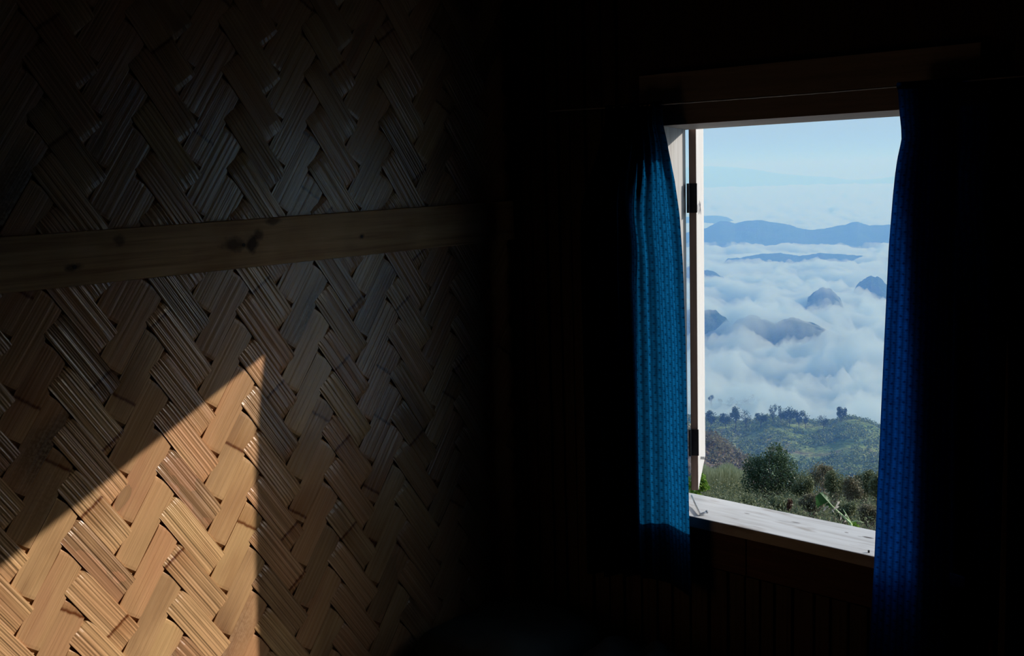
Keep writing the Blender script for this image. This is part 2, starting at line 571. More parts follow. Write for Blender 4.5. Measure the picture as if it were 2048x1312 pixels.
def fbm(x, y, octv=4, seed=0, gain=0.5):
    s, a, t = 0, 1.0, 0
    for o in range(octv):
        s = s + a * vnoise(x * 2 ** o, y * 2 ** o, seed + o * 17)
        t += a
        a *= gain
    return s / t


def billow(x, y, octv=4, seed=0, gain=0.5):
    s, a, t = 0, 1.0, 0
    for o in range(octv):
        s = s + a * (1 - np.abs(2 * vnoise(x * 2 ** o, y * 2 ** o, seed + o * 17) - 1) ** 1.0)
        t += a
        a *= gain
    return s / t


# ------------------------------------------------------------------ room shell
def weave_panel(mb_name, ymin, ymax, zmin, zmax, tip, pitch, tan_a, tan_b, parent=None):
    """split-bamboo matting on the plane x = 0: two families of ribbons crossing over three, under three"""
    V, F, UV, ST = [], [], [], []
    nv = 0
    y0, z0 = tip
    th = 0.0020
    lift = 0.0034
    rs = np.random.default_rng(21)

    def on_top_b(i, j):
        return ((i - j) % 6) in (3, 4, 5)

    for fam in (0, 1):
        tan, other = (tan_a, -tan_b) if fam == 0 else (-tan_b, tan_a)
        ln = math.hypot(1, tan)
        along = np.array([1 / ln, tan / ln])            # (y, z)
        nrm = np.array([-tan / ln, 1 / ln])              # to increasing index
        wid = pitch / ln
        corners = [(y, z) for y in (ymin, ymax) for z in (zmin, zmax)]
        idx = [((z - z0) - tan * (y - y0)) / pitch for y, z in corners]
        for k in range(math.floor(min(idx)) - 1, math.ceil(max(idx)) + 1):
            # centre line: z - z0 - tan (y - y0) = pitch (k + .5); crossings where the other family's index is whole
            rnd = rs.random()
            hw = wid * (0.492 + 0.016 * rs.random())
            off = wid * 0.03 * (rs.random() - 0.5)
            zc = lambda y: z0 + tan * (y - y0) + pitch * (k + 0.5)
            lim = sorted([(zmin - z0 - pitch * (k + 0.5)) / tan + y0, (zmax - z0 - pitch * (k + 0.5)) / tan + y0])
            ya, yb = max(ymin, lim[0]), min(ymax, lim[1])
            if yb - ya < 0.002:
                continue
            # index of the other family along the line: q(y) = (tan - other)(y - y0)/pitch + k + .5
            sl = (tan - other) / pitch
            qa, qb = sl * (ya - y0) + k + 0.5, sl * (yb - y0) + k + 0.5
            lo, hi = min(qa, qb), max(qa, qb)
            qs = [lo]
            for c in range(math.floor(lo), math.ceil(hi) + 1):
                for fr in ((0.0, 0.10, 0.35, 0.65, 0.90) if fam == 0 else (0.0, 0.15, 0.38, 0.62, 0.85)):
                    q = c + fr
                    if lo + 0.02 < q < hi - 0.02:
                        qs.append(q)
            qs.append(hi)
            if sl < 0:
                qs = qs[::-1]
            prof = [(-1.0, -th), (-1.0, 0.0), (-0.55, 0.0003), (0.0, 0.0005), (0.55, 0.0003), (1.0, 0.0), (1.0, -th)]
            rows = 0
            wob = rs.random() * 40
            edge_s = rs.random() * 30
            for q in qs:
                y = (q - k - 0.5) / sl + y0
                c = math.floor(q + 1e-6)
                fr = q - c
                i, j = (k, c) if fam == 0 else (c, k)
                top = on_top_b(i, j) if fam == 1 else (not on_top_b(i, j))
                i2, j2 = (k, c - 1) if fam == 0 else (c - 1, k)
                prev = on_top_b(i2, j2) if fam == 1 else (not on_top_b(i2, j2))
                if fam == 0:                       # the smooth strips lie lower and dive under the ridged ones
                    s = 0.55 if top else -1.1
                    if fr < 0.01 and prev != top:
                        s = 0.38
                else:
                    s = 1.15 if top else -1.0
                    nxt = on_top_b(*((k, c + 1) if fam == 0 else (c + 1, k)))
                    if fr < 0.01 and prev != top:
                        s = 0.45
                    elif top and ((fr < 0.2 and not prev) or (fr > 0.8 and not nxt)):
                        s = 0.92
                h = lift * s
                sag = 0.05 * (vnoise(np.array(q * 0.3 + wob), np.array(0.5), 3) - 0.5) * wid
                hw_q = hw * (0.968 + 0.070 * float(vnoise(np.array(q * 0.9 + edge_s), np.array(1.5), 5)))
                ctr = np.array([y, zc(y)]) + nrm * (off + sag)
                ul = (y - y0) * ln
                for (pw, ph) in prof:
                    p = ctr + nrm * hw_q * pw
                    V.append((0.0075 + h + ph, p[0], p[1]))
                    UV.append((ul + rnd * 9.0, pw * hw_q + k * 0.37))
                    ST.append((rnd, float(fam)))
                rows += 1
            npf = len(prof)
            for r in range(rows - 1):
                for w in range(npf - 1):
                    a = nv + r * npf + w
                    F.append((a, a + 1, a + npf + 1, a + npf) if fam == 1 else (a, a + npf, a + npf + 1, a + 1))
            nv += rows * npf
    mb = MB()
    mb.add(V, F)
    o = mb.build(mb_name, M['bamboo'], parent, smooth=False, uvs={'UVMap': UV, 'strip': ST})
    return o


RX, RY, RZ = 3.5, -3.3, 2.35          # room: x 0..RX, y RY..0, z 0..RZ
OX0, OX1, OZ0, OZ1 = 0.498, 1.156, 0.706, 1.600   # window opening

wall_left = empty('wall_left')
tag(wall_left, 'woven split bamboo wall in a herringbone pattern, left of the window', 'wall', kind='structure')
mb = MB()
mb.box((-0.05, RY - 0.05, -0.05), (-0.0015, 0.0, RZ + 0.05))
mb.build('wall_backing', M['dark_wood'], wall_left)
weave_panel('bamboo_matting', -2.05, -0.004, 0.02, 2.25, (-0.833, 0.933), 0.0985, 1.455, 1.455, wall_left)

wall_back = empty('wall_back')
tag(wall_back, 'dark hut wall of upright bamboo slats around the window', 'wall', kind='structure')
mb = MB()
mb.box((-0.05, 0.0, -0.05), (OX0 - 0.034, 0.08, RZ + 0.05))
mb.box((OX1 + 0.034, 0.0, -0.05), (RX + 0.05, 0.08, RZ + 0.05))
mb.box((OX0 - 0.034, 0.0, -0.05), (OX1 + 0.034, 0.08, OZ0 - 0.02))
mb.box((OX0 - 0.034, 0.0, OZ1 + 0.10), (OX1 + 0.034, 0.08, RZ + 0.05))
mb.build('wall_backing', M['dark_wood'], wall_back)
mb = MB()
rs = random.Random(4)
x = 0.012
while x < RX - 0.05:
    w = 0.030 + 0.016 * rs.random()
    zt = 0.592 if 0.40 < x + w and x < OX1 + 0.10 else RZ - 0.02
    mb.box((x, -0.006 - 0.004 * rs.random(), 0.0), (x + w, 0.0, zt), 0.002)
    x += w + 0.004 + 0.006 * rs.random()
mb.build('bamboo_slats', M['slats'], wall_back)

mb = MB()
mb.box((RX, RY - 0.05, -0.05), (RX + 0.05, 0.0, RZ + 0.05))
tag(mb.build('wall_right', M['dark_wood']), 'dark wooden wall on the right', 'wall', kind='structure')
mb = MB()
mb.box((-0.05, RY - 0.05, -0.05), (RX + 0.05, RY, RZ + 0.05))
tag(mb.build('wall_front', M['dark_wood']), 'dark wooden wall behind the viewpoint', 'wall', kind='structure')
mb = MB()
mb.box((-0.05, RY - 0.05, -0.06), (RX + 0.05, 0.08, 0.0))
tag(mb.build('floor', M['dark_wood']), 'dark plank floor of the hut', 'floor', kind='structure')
mb = MB()
mb.box((-0.2, RY - 0.2, RZ), (RX + 0.2, 0.35, RZ + 0.06))
tag(mb.build('ceiling', M['dark_wood']), 'dark ceiling of the hut', 'ceiling', kind='structure')

# ------------------------------------------------------------------ window frame
win = empty('window_1', (OX0, 0, OZ0))
tag(win, 'open wooden window with weathered white frame looking over the valley', 'window', kind='structure')


def wpart(name, boxes, material, bevel=0.003, label=None):
    b = MB()
    for lo, hi in boxes:
        b.box(np.array(lo) - np.array([OX0, 0, OZ0]), np.array(hi) - np.array([OX0, 0, OZ0]), bevel)
    o = b.build(name, material, win)
    if label:
        o['label'] = label
    return o


wpart('jamb', [((OX0 - 0.035, -0.004, OZ0 - 0.03), (OX0, 0.081, OZ1 + 0.04))], M['white_wood'], 0.0025)
wpart('jamb', [((OX1, -0.004, OZ0 - 0.03), (OX1 + 0.035, 0.081, OZ1 + 0.04))], M['white_wood'], 0.0025)
hd = MB()
z0, z1 = OZ1 - OZ0, OZ1 + 0.115 - OZ0
vs = [(-0.06, -0.014, z0), (OX1 - OX0 + 0.06, -0.014, z0 + 0.004), (OX1 - OX0 + 0.06, 0.083, z0 - 0.004), (-0.06, 0.083, z0 - 0.008),
      (-0.06, -0.014, z1), (OX1 - OX0 + 0.06, -0.014, z1), (OX1 - OX0 + 0.06, 0.083, z1), (-0.06, 0.083, z1)]
hd.add(vs, [(3, 2, 1, 0), (4, 5, 6, 7), (0, 1, 5, 4), (1, 2, 6, 5), (2, 3, 7, 6), (3, 0, 4, 7)])
hd.build('header', M['header_wood'], win)
wpart('sill', [((OX0 - 0.06, -0.012, OZ0 - 0.026), (OX1 + 0.06, 0.150, OZ0))], M['sill_wood'], 0.003)
wpart('apron', [((OX0 - 0.09, -0.010, OZ0 - 0.112), (0.716, 0.0, OZ0 - 0.026)), ((0.718, -0.010, OZ0 - 0.112), (OX1 + 0.09, 0.0, OZ0 - 0.026))], M['apron'], 0.002)
kn = MB()                                   # nail heads driven into the sill near its right end
p = on_y(1745, 1085, 0.02)
kn.tube([(p[0] - OX0, 0.004, -0.001), (p[0] - OX0, 0.004, 0.005)], 0.0022, 8)
kn.build('nail', M['iron'], win)

# ------------------------------------------------------------------ shutter
D = np.array([-0.525, 0.851, 0.0])
D /= np.linalg.norm(D)
NF = np.array([D[1], -D[0], 0.0])
SH = np.array([0.5035, 0.085, 0.735])
shut = empty('window_shutter', SH, (0, 0, math.atan2(D[1], D[0])))
# local x along the leaf, local -y is the face that looks at the opening
tag(shut, 'whitewashed wooden shutter swung outwards on the left side of the window', 'shutter')
THK, WID, HGT = 0.017, 0.345, 0.93
b = MB()
for k in range(3):
    b.box((0.0015 + WID * k / 3, -THK, 0), (WID * (k + 1) / 3 - 0.0015, -0.0012, HGT), 0.0015)
b.build('panel', M['white_wood'], shut)
b = MB()
b.box((0.0, -THK + 0.0008, 0), (0.0014, 0.0, HGT))
b.box((0.0, -0.0012, 0), (WID, 0.0, HGT))
o = b.build('leaf_edge', M['shutter_edge'], shut)
o['label'] = 'raw brown wooden edge'
for zc, hh in ((1.435, 0.068), (0.853, 0.064)):
    zl = zc - SH[2]
    b = MB()
    b.box((-0.0035, -THK - 0.0015, zl - hh / 2), (-0.0002, 0.0005, zl + hh / 2), 0.0006)
    b.tube([(-0.003, 0.002, zl - hh / 2), (-0.003, 0.002, zl + hh / 2)], 0.0035, 10)
    b.box((-0.010, 0.001, zl + 0.003), (-0.002, 0.0035, zl + hh / 2), 0.0004)
    b.box((-0.010, 0.001, zl - hh / 2), (-0.002, 0.0035, zl - hh / 2 + 0.010), 0.0004)
    b.box((-0.0105, 0.001, zl - hh / 2), (-0.0085, 0.0035, zl + hh / 2), 0.0004)
    o = b.build('hinge', M['iron'], shut)
b = MB()
b.tube([(0.10, -THK - 0.010, 0.055), (0.10, -THK + 0.003, 0.055)], 0.0035, 8)
b.build('nail', M['steel'], shut)
zz = 0.665                                   # pencilled strokes on the face


def stroke(x0, z0, x1, z1, w=0.004):
    d = np.array([x1 - x0, 0, z1 - z0])
    n = np.array([-d[2], 0, d[0]]) / np.linalg.norm(d) * w
    q = [np.array([x0, -THK - 0.0004, z0]) + n, np.array([x0, -THK - 0.0004, z0]) - n, np.array([x1, -THK - 0.0004, z1]) - n, np.array([x1, -THK - 0.0004, z1]) + n]
    b = MB()
    b.add(q, [(0, 1, 2, 3)])
    b.build('pencil_mark', M['pencil'], shut)


stroke(0.035, zz + 0.018, 0.040, zz + 0.002, 0.005)
stroke(0.085, zz + 0.020, 0.085, zz - 0.006, 0.006)
stroke(0.120, zz + 0.022, 0.190, zz - 0.006, 0.006)
stroke(0.120, zz - 0.004, 0.180, zz + 0.018, 0.004)

# ------------------------------------------------------------------ hook on the sill
p0, p1 = on_y(1386, 990, 0.10), None


def on_z(px, py, z):
    r = ray(px, py)
    return EYE + r * ((z - EYE[2]) / r[2])


h0, h1, h2 = on_z(1383, 991, OZ0 + 0.012), on_z(1401, 1029, OZ0 + 0.004), on_z(1413, 1024, OZ0 + 0.007)
hook = empty('window_hook', h1)
tag(hook, 'thin steel window hook lying on the left end of the sill by the curtain', 'hook')
b = MB()
b.tube([h0 - h1, (h0 - h1) * 0.5 + np.array([0, 0, -0.002]), (0, 0, 0)], 0.0022, 8)
b.build('rod', M['steel'], hook)
b = MB()
b.tube([np.array([-0.002, 0, -0.0005]), (h2 - h1) * 0.6, h2 - h1], 0.0026, 8)
b.tube([h2 - h1, (h2 - h1) * 1.12], 0.0042, 10)
b.build('eye_screw', M['steel'], hook)

# ------------------------------------------------------------------ curtains
WIRE_Z, WIRE_Y = 1.645, -0.055


def interp(z, pts):
    zs = [q[0] for q in pts]
    xs = [q[1] for q in pts]
    return float(np.interp(z, zs, xs))


def build_curtain(name, path, z_top, z_bot, nz, nu, material, label):
    """path(u, z) -> (x, y); u in 0..1"""
    us = np.linspace(0, 1, nu)
    zs = np.linspace(z_bot, z_top, nz)
    root = empty(name, (path(0.5, z_top)[0], WIRE_Y, z_bot))
    tag(root, label, 'curtain', 'blue curtains at the window')
    org = np.array(root.location)
    P = np.zeros((nz, nu, 3))
    for a, z in enumerate(zs):
        for c, u in enumerate(us):
            x, y, zz_ = path(u, z)
            P[a, c] = (x, y, z + zz_)
    mid = P[nz // 2]
    s = np.concatenate([[0], np.cumsum(np.linalg.norm(np.diff(mid, axis=0), axis=1))])
    UV = [(s[c], zs[a]) for a in range(nz) for c in range(nu)]
    F = [(a * nu + c, a * nu + c + 1, (a + 1) * nu + c + 1, (a + 1) * nu + c) for a in range(nz - 1) for c in range(nu - 1)]
    b = MB()
    b.add(P.reshape(-1, 3) - org, F)
    cl = b.build('cloth', material, root, smooth=True, uvs={'UVMap': UV})
    # turned-up hem: a second layer of cloth just behind the lowest centimetres
    kz = max(2, int(nz * 0.035))
    H = P[:kz].copy()
    H[:, :, 1] += 0.0025
    b = MB()
    b.add(H.reshape(-1, 3) - org, [(a * nu + c, a * nu + c + 1, (a + 1) * nu + c + 1, (a + 1) * nu + c) for a in range(kz - 1) for c in range(nu - 1)])
    b.build('hem', material, root, smooth=True, uvs={'UVMap': UV[:kz * nu]})
    # gathered channel round the wire
    T = []
    for c in range(nu):
        x, y, zz_ = path(us[c], z_top)
        T.append((x, y, z_top))
    b = MB()
    rows = 7
    for k in range(rows):
        t = 2 * math.pi * k / (rows - 1)
        b.v.append(np.array([(x, WIRE_Y + (y - WIRE_Y) * 0.9 + 0.006 * math.sin(t), WIRE_Z + 0.007 * math.cos(t)) for (x, y, _z) in T]) - org)
    b.n = rows * nu
    b.f = [(a * nu + c, a * nu + c + 1, (a + 1) * nu + c + 1, (a + 1) * nu + c) for a in range(rows - 1) for c in range(nu - 1)]
    b.build('rod_pocket', material, root, smooth=True, uvs={'UVMap': [(s[c], WIRE_Z + 0.005 * a) for a in range(rows) for c in range(nu)]})
    return root


LEFT_EDGE = [(0.50, 0.604), (0.70, 0.5985), (0.90, 0.5945), (1.12, 0.5905), (1.30, 0.583), (1.40, 0.575), (1.48, 0.563), (1.56, 0.546), (1.60, 0.534), (1.66, 0.531)]


def left_path(u, z):
    xe = interp(z, LEFT_EDGE)
    gather = fsmooth(min(1, max(0, (z - 1.38) / 0.27)))      # drawn tighter at the wire
    x0 = 0.300 + 0.085 * gather
    x = x0 + (xe - x0) * u
    pl = max(0.0, 1 - u / 0.62)
    y = -0.052 - 0.020 * min(1, pl * 2.2) * math.sin(u * 34 + 0.5 + 0.6 * (1.6 - z)) * (1 - 0.4 * gather)
    y += -0.006 * math.sin(u * 15 - 1.0 + 0.8 * z) * min(1, u * 1.6)
    upper = fsmooth(min(1, max(0, (z - 0.85) / 0.5)))
    y += (0.002 + 0.0045 * upper) * math.exp(-((u - 0.612 - 0.02 * (1.2 - z)) / 0.022) ** 2)     # a crease down the lit part
    y += 0.0022 * math.sin(u * 41 + 3 * z) * (0.4 + upper)
    y += gather * 0.009 * math.sin(u * 70 + 2 * z)
    wr = 0.004 * math.sin(z * 31 + u * 9) * fsmooth(min(1, max(0, (z - 1.1) / 0.4))) * math.exp(-((u - 0.5) / 0.2) ** 2)
    dz = -0.018 * math.cos(u * 5.0) * min(1, max(0, (0.62 - z) / 0.12))
    return x, y + wr, dz


RIGHT_EDGE = [(0.45, 1.038), (0.70, 1.050), (0.95, 1.058), (1.15, 1.064), (1.34, 1.070), (1.44, 1.0765), (1.48, 1.080), (1.51, 1.084), (1.545, 1.0915), (1.565, 1.0905), (1.60, 1.086), (1.645, 1.082), (1.67, 1.081)]
RIGHT_FOLD = [(0.45, 1.128), (0.70, 1.1255), (0.95, 1.119), (1.15, 1.112), (1.34, 1.0955), (1.42, 1.087), (1.48, 1.081), (1.545, 1.0918), (1.60, 1.0865), (1.67, 1.0815)]


def right_path(u, z):
    xe, xf = interp(z, RIGHT_EDGE), interp(z, RIGHT_FOLD)
    c = 1.203
    if u < 0.30:
        t = u / 0.30
        x = xe + (c - xe) * t
        y = -0.064 - 0.004 * math.sin(t * 5 + z * 2)
    elif u < 0.42:
        t = (u - 0.30) / 0.12
        x = c + (xf - c) * t
        y = -0.064 + 0.011 * fsmooth(t) + 0.001
    else:
        t = (u - 0.42) / 0.58
        x = xf + 0.001 + (1.56 - xf) * t
        near = fsmooth(min(1.0, max(0.0, (x - 1.06) / 0.10)))        # past the frame the cloth lies against the wall
        y = -0.052 + 0.041 * near + 0.0025 * near * math.sin(t * 30 - 2.2)
    return x, y, -0.012 * math.sin(u * 9) * min(1, max(0, (0.62 - z) / 0.12))


build_curtain('curtain', left_path, 1.652, 0.535, 110, 90, M['curtain_l'], 'blue woven curtain hanging on the left side of the window, beside the shutter')
build_curtain('curtain', right_path, 1.652, 0.500, 110, 130, M['curtain_r'], 'blue woven curtain hanging on the right side of the window, folded over itself')

b = MB()
b.tube([(0.20, WIRE_Y, WIRE_Z + 0.004), (0.55, WIRE_Y, WIRE_Z), (0.9, WIRE_Y, WIRE_Z - 0.001), (1.1, WIRE_Y, WIRE_Z), (1.72, WIRE_Y, WIRE_Z + 0.003)], 0.0017, 8)
wire = empty('curtain_wire', (0, 0, 0))
tag(wire, 'thin curtain wire stretched across the top of the window frame', 'wire')
b.build('wire', M['wire'], wire)
b = MB()
b.tube([(0.20, 0.0, WIRE_Z + 0.004), (0.20, WIRE_Y, WIRE_Z + 0.004)], 0.003, 8)
b.build('hook', M['iron'], wire)
b = MB()
b.tube([(1.72, 0.0, WIRE_Z + 0.003), (1.72, WIRE_Y, WIRE_Z + 0.003)], 0.003, 8)
b.build('hook', M['iron'], wire)

# ------------------------------------------------------------------ batten on the woven wall
bl_t, bl_b, br_t, br_b = on_x(0, 475, 0.03), on_x(0, 588, 0.03), on_x(830, 415, 0.03), on_x(830, 500, 0.03)
c0, c1 = (bl_t + bl_b) / 2, (br_t + br_b) / 2
hb = ((bl_t - bl_b)[2] + (br_t - br_b)[2]) / 4
ang = math.atan2(c1[2] - c0[2], c1[1] - c0[1])
# local x along the board (towards the window), local z up, local -y out of the wall into the room
rootm = Matrix(((0, -1, 0), (math.cos(ang), 0, -math.sin(ang)), (math.sin(ang), 0, math.cos(ang)))).to_4x4()
batten = empty('wall_batten')
org_b = np.array([0.0115, c0[1], c0[2]])
batten.matrix_world = Matrix.Translation(Vector(org_b)) @ rootm
inv = np.array(batten.matrix_world.inverted())


def bl(px, py, x=0.031):
    p = on_x(px, py, x)
    return (inv @ np.array([p[0], p[1], p[2], 1.0]))[:3]


tag(batten, 'pale wooden batten nailed across the woven bamboo wall', 'batten')
xend = (-0.012 - c0[1]) / math.cos(ang)
nails = [bl(150, 534), bl(488, 490), bl(724, 473)]
st1, st2, st3, st4 = bl(468, 490), bl(505, 487), bl(510, 470), bl(238, 480)
spots = [(st1[0], st1[2], 0.030, 0.014, 0.75), (st2[0], st2[2], 0.016, 0.018, 0.9), (st3[0] + 0.01, st3[2], 0.012, 0.012, 0.7), (st4[0], st4[2], 0.014, 0.010, 0.6),
         (nails[0][0], nails[0][2], 0.020, 0.008, 0.75), (bl(548, 442)[0], bl(548, 442)[2], 0.02, 0.008, 0.7), (nails[2][0], nails[2][2], 0.008, 0.006, 0.5)]
M['batten'] = batten_material(spots)
b = MB()
b.box((-0.75, -0.0185, -hb), (xend, 0.0, hb), 0.002)
b.build('board', M['batten'], batten)
for nl in nails:
    b = MB()
    b.tube([(nl[0], -0.016, nl[2]), (nl[0], -0.0195, nl[2])], [0.0030, 0.0036], 10)
    b.build('nail', M['rust'], batten)

# ------------------------------------------------------------------ bed in the corner
bed = empty('bed', (0.55, -1.05, 0))
tag(bed, 'low bed under the window with dark bedding in the corner', 'bed')


def bpart(name, lo, hi, material, bev):
    q = MB()
    o_ = np.array([0.55, -1.05, 0])
    q.box(np.array(lo) - o_, np.array(hi) - o_, bev)
    return q.build(name, material, bed)


bpart('frame', (0.03, -2.0, 0.12), (1.05, -0.03, 0.19), M['dark_wood'], 0.004)
for lx in (0.05, 0.97):
    for ly in (-1.97, -0.11):
        bpart('leg', (lx, ly, 0.0), (lx + 0.06, ly + 0.06, 0.12), M['dark_wood'], 0.003)
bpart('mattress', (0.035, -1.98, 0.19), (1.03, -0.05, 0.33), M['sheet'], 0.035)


def lumpy(name, ctr, size, material, label, cat, seed, puff=0.5, fold=0.0):
    """soft stuffed or folded cloth: a rounded slab with wrinkles"""
    n = 36
    V_, F_ = [], []
    for side in (1, -1):
        for a in range(n + 1):
            for c in range(n + 1):
                u, v = a / n * 2 - 1, c / n * 2 - 1
                e = max(0.0, (1 - abs(u) ** 6) * (1 - abs(v) ** 6)) ** puff
                w = float(fbm(np.array(u * 2.2 + 9), np.array(v * 2.2 + seed), 4, seed)) - 0.5
                fz = fold * math.sin(u * 9 + v * 5 + 3 * w) * e
                z = (0.5 * e * (1 + 0.5 * w) + fz) * size[2] if side > 0 else -0.5 * size[2] * e * 0.85
                k = 1 - 0.06 * (u * u * v * v)
                V_.append((ctr[0] + u * size[0] / 2 * k, ctr[1] + v * size[1] / 2 * k, ctr[2] + z))
    off = (n + 1) ** 2
    for a in range(n):
        for c in range(n):
            i = a * (n + 1) + c
            F_.append((i, i + n + 1, i + n + 2, i + 1))
            F_.append((off + i, off + i + 1, off + i + n + 2, off + i + n + 1))
    q = MB()
    q.add(np.array(V_) - np.array(ctr), F_)
    o_ = q.build(name, material, smooth=True)
    o_.location = ctr
    tag(o_, label, cat)
    return o_


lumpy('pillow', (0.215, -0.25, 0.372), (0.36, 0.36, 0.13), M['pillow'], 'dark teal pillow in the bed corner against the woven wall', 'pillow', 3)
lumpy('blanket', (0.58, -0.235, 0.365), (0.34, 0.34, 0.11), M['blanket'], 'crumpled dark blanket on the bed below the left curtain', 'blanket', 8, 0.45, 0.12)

# ------------------------------------------------------------------ land
AZ0 = az_of(1585)
T_R = np.array([2.5, 10, 30, 60, 85, 105, 125, 200, 330, 430, 520, 585, 700, 800, 900, 1000, 1500, 3000, 30000.0])
T_Z = np.array([-0.9, -3.4, -9.6, -17.3, -23.0, -29.0, -37, -70, -112, -138, -137, -139, -158, -195, -224, -226, -228, -275, -285.0])


def crest(points, d):
    """[(px, py)] at distance d -> arrays (azimuth, z) sorted"""
    a = [(az_of(px, py), at(px, py, d)[2]) for px, py in points]
    a.sort()
    return np.array([q[0] for q in a]), np.array([q[1] for q in a])


RIDGES = [  # (points, distance, half-depth front, half-depth back)
    ([(1200, 842), (1340, 842), (1410, 849), (1450, 853), (1480, 859), (1510, 853), (1535, 845), (1560, 846), (1590, 853), (1630, 860), (1660, 857), (1690, 847), (1715, 849), (1740, 859), (1765, 875), (1800, 897), (1900, 912)], 650, 150, 90),
    ([(300, 1000), (800, 930), (1100, 880), (1250, 862), (1380, 866), (1405, 874), (1440, 890), (1475, 913), (1510, 945), (1560, 990), (1700, 1100)], 330, 60, 60),
    ([(1250, 800), (1380, 812), (1420, 814), (1460, 818), (1500, 816), (1530, 822), (1560, 838), (1600, 870)], 900, 90, 120),
    ([(1595, 640), (1612, 614), (1616, 594), (1630, 582), (1646, 575), (1662, 579), (1680, 597), (1698, 640)], 1760, 45, 45),
    ([(1680, 640), (1703, 590), (1715, 568), (1728, 556), (1742, 551), (1760, 556), (1778, 572), (1800, 600)], 1980, 60, 60),
    ([(1430, 688), (1475, 642), (1500, 632), (1525, 638), (1550, 646), (1580, 636), (1610, 642), (1640, 654), (1670, 670), (1740, 698), (1800, 728)], 1380, 60, 90),
    ([(1340, 620), (1400, 618), (1430, 622), (1450, 634), (1470, 660)], 1420, 40, 60),
    ([(1340, 530), (1400, 536), (1430, 545), (1450, 558), (1480, 580)], 2200, 60, 60),
    ([(500, 470), (800, 455), (1100, 468), (1340, 470), (1395, 462), (1412, 456), (1425, 450), (1440, 442), (1455, 443), (1470, 447), (1485, 443), (1502, 441), (1520, 440), (1535, 443), (1560, 446), (1580, 450), (1600, 457), (1620, 460), (1645, 458), (1670, 453), (1690, 450), (1702, 445), (1715, 444), (1728, 448), (1740, 451), (1770, 450), (1810, 448), (1860, 455), (2000, 460), (2300, 470)], 3300, 260, 300),
    ([(1330, 436), (1400, 432), (1425, 430), (1442, 431), (1455, 434), (1475, 445)], 4700, 200, 200),
    ([(1480, 514), (1520, 506), (1560, 504), (1600, 510), (1640, 504), (1700, 508), (1790, 514)], 2720, 90, 90),
    ([(500, 345), (900, 338), (1300, 336), (1420, 330), (1460, 332), (1500, 336), (1560, 346), (1610, 351), (1660, 353), (1700, 360), (1750, 358), (1800, 350), (1900, 345), (2300, 350)], 14500, 900, 900),
]
RIDGE_T = [(crest(p, d), d, f, bk) for p, d, f, bk in RIDGES]


def height(r, az, x, y):
    z = np.interp(np.log(r), np.log(T_R), T_Z)
    rough = (fbm(x / 60, y / 60, 5, 3) - 0.5) * np.clip((r - 40) / 300, 0, 1) * 16
    z = z + rough * np.clip((900 - r) / 400, 0.3, 1)
    # gullies across the far face
    g = (fbm((x * 0.8 + y * 0.6) / 55, (y * 0.8 - x * 0.6) / 240, 4, 11) - 0.5) * 26
    z = z + g * np.exp(-((r - 580) / 110) ** 2)
    for (ca, cz), d, f, bk in RIDGE_T:
        zc = np.interp(az, ca, cz)
        inside = np.clip(np.minimum(az - ca[0] + 0.03, ca[-1] + 0.03 - az) / 0.02, 0, 1) if d > 1000 or d < 500 else 1.0
        t = np.where(r < d, (d - r) / f, (r - d) / bk)
        k = np.exp(-t * t) * inside
        trees = (fbm(az * d / 7.0, r / 9.0, 3, 29) - 0.5) * (0.0040 * d if 2500 > d > 1000 else 0.0011 * d if d > 2500 else 1.5)
        if d == 650:                   # the main ridge keeps its gullies on the face and its drawn skyline at the crest
            kk = np.exp(-(t * 1.6) ** 2)
            z = z * (1 - kk) + (zc + trees) * kk
        else:
            z = np.maximum(z, z * (1 - k) + (zc + trees * np.exp(-(2.2 * t) ** 2)) * k)
    return z


def polar_grid(az_list, r_list):
    A, R = np.meshgrid(az_list, r_list)
    return A, R, EYE[0] - np.sin(A) * R, EYE[1] + np.cos(A) * R


def grid_faces(nr, na):
    i = np.arange((nr - 1) * na).reshape(nr - 1, na)[:, :-1].ravel()
    return np.stack([i, i + na, i + na + 1, i + 1], axis=1).tolist()


half = math.radians(6.6)
az_fine = np.linspace(AZ0 - half, AZ0 + half, 300)
az_list = np.concatenate([np.linspace(AZ0 - 1.25, AZ0 - half, 30)[:-1], az_fine, np.linspace(AZ0 + half, AZ0 + 1.05, 26)[1:]])
r_list = np.unique(np.concatenate([np.geomspace(2.9, 420, 70), np.linspace(420, 760, 90), np.linspace(770, 1100, 26), np.linspace(1120, 2350, 70), np.geomspace(2370, 5200, 60), np.geomspace(5400, 26000, 34)]))
A, R, X_, Y_ = polar_grid(az_list, r_list)
Z_ = height(R, A, X_, Y_)
Z_ = np.where(R < 12, np.minimum(Z_, -0.9), Z_)
keep = Y_ > 0.35


def land(name, r0, r1, label, material='terrain'):
    """one stretch of country between two distances"""
    sel = np.where((r_list >= r0 - 1e-6) & (r_list <= r1 + 1e-6))[0]
    sub = slice(sel[0], min(sel[-1] + 2, len(r_list)))
    V_ = np.stack([X_[sub], Y_[sub], Z_[sub]], axis=-1)
    nr, na = V_.shape[:2]
    q = MB()
    q.add(V_.reshape(-1, 3), grid_faces(nr, na))
    o_ = q.build(name, M[material], smooth=True)
    tag(o_, label, 'hill' if 'hill' in name else 'mountain', kind='structure')
    return o_


land('hill_slope', 0, 420, 'steep green hillside falling away right outside the window', 'dry_slope')
land('hill_ridge', 420, 770, 'green scrub-covered ridge with a line of trees in the middle distance')
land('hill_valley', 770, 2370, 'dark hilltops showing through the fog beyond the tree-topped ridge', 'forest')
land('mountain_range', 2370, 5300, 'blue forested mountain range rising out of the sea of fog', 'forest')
land('mountain_horizon', 5300, 30000, 'faint pale blue mountains on the horizon above the fog', 'forest')

